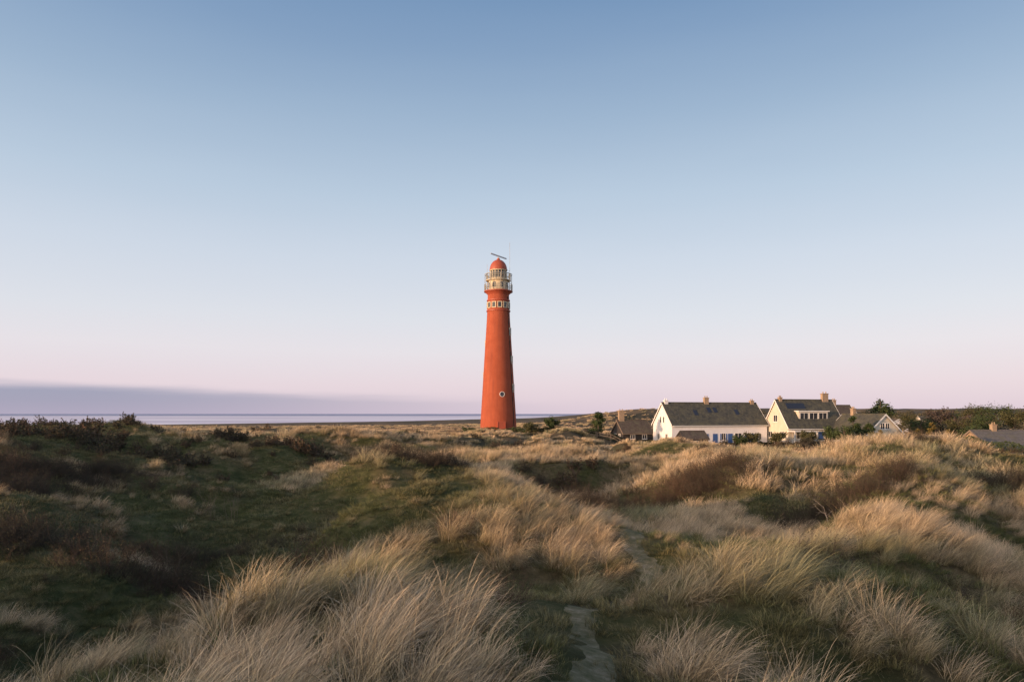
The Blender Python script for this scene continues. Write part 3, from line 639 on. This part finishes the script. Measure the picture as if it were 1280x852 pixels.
def wramp(f,st):
    r=mk('ShaderNodeValToRGB'); e=r.color_ramp.elements
    while len(e)<len(st): e.new(.5)
    for el,(p,c) in zip(e,st): el.position=p; el.color=(*c,1)
    t.links.new(f,r.inputs[0]); return r.outputs[0]
wn=mk('ShaderNodeTexNoise'); wn.inputs['Scale'].default_value=2.2; wn.inputs['Detail'].default_value=4
wm=mk('ShaderNodeMapping'); wm.inputs['Scale'].default_value=(1,1,7); t.links.new(tc.outputs['Generated'],wm.inputs[0]); t.links.new(wm.outputs[0],wn.inputs[0])
zg=mth('ADD',z_,mth('MULTIPLY',mth('SUBTRACT',wn.outputs[0],.5),.022))
grad=wramp(zg,[(0,lin((221,204,217))),(.043,lin((228,213,223))),(.09,lin((228,222,230))),(.136,lin((220,222,231))),(.214,lin((205,214,228))),(.299,lin((184,201,220))),(.395,lin((156,179,205))),(.48,lin((129,157,191))),(.52,lin((117,148,185))),(.75,lin((92,126,168))),(1,lin((82,115,158)))])
az=mth('ARCTAN2',x_,y_)
nz=mk('ShaderNodeTexNoise'); nz.inputs['Scale'].default_value=6; nz.inputs['Detail'].default_value=8
mp=mk('ShaderNodeMapping'); mp.inputs['Scale'].default_value=(1,1,14); t.links.new(tc.outputs['Generated'],mp.inputs[0]); t.links.new(mp.outputs[0],nz.inputs[0])
top=mth('MULTIPLY_ADD',az,-.030,.018); top=mth('ADD',top,mth('MULTIPLY',mth('SUBTRACT',nz.outputs[0],.5),.016))
dlt=mth('SUBTRACT',top,z_)
mr=mk('ShaderNodeMapRange',interpolation_type='SMOOTHSTEP'); t.links.new(dlt,mr.inputs[0]); mr.inputs[1].default_value=-.009; mr.inputs[2].default_value=.009
fade=mk('ShaderNodeMapRange',interpolation_type='SMOOTHSTEP'); t.links.new(az,fade.inputs[0]); fade.inputs[1].default_value=-.6; fade.inputs[2].default_value=.2; fade.inputs[3].default_value=.95; fade.inputs[4].default_value=0
mask=mth('MULTIPLY',mr.outputs[0],fade.outputs[0])
cc=wramp(mth('MULTIPLY',z_,20.),[(0,lin((172,166,190))),(.35,lin((157,158,184))),(.85,lin((146,154,182)))])
mx=mk('ShaderNodeMix',data_type='RGBA'); t.links.new(mask,mx.inputs[0]); t.links.new(grad,mx.inputs[6]); t.links.new(cc,mx.inputs[7])
b2=mk('ShaderNodeBackground'); b2.inputs['Strength'].default_value=.97; t.links.new(mx.outputs[2],b2.inputs[0])
# added warm fill glow in the sky around the low sun (behind the viewpoint)
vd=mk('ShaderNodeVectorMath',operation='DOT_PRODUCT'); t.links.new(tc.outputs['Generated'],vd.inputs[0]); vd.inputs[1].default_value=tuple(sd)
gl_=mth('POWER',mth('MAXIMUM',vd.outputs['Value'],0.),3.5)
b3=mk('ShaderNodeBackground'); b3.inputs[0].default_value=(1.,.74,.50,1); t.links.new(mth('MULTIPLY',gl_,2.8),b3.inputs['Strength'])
ad=mk('ShaderNodeAddShader'); t.links.new(b1.outputs[0],ad.inputs[0]); t.links.new(b2.outputs[0],ad.inputs[1])
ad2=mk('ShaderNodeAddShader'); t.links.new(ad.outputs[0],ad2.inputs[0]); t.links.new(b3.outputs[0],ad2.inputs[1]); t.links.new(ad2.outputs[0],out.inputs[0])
sl=bpy.data.lights.new('sun','SUN'); sl.energy=5.0; sl.angle=math.radians(1.0); sl.color=(1.,.60,.34)
so=bpy.data.objects.new('sun',sl); so.rotation_euler=(-sd).to_track_quat('-Z','Y').to_euler(); so.location=(-60,-45,30); link(so)
# ---------------------------------------------------------------- camera
cd=bpy.data.cameras.new('camera'); cd.sensor_width=36; cd.lens=24; cd.shift_y=(517-426)/1280.; cd.clip_start=.1; cd.clip_end=120000
co=bpy.data.objects.new('camera',cd); co.location=(0,0,EYE); co.rotation_euler=(math.radians(90),0,0); link(co); S.camera=co
S.view_settings.view_transform='Standard'; S.view_settings.look='None'; S.view_settings.exposure=0
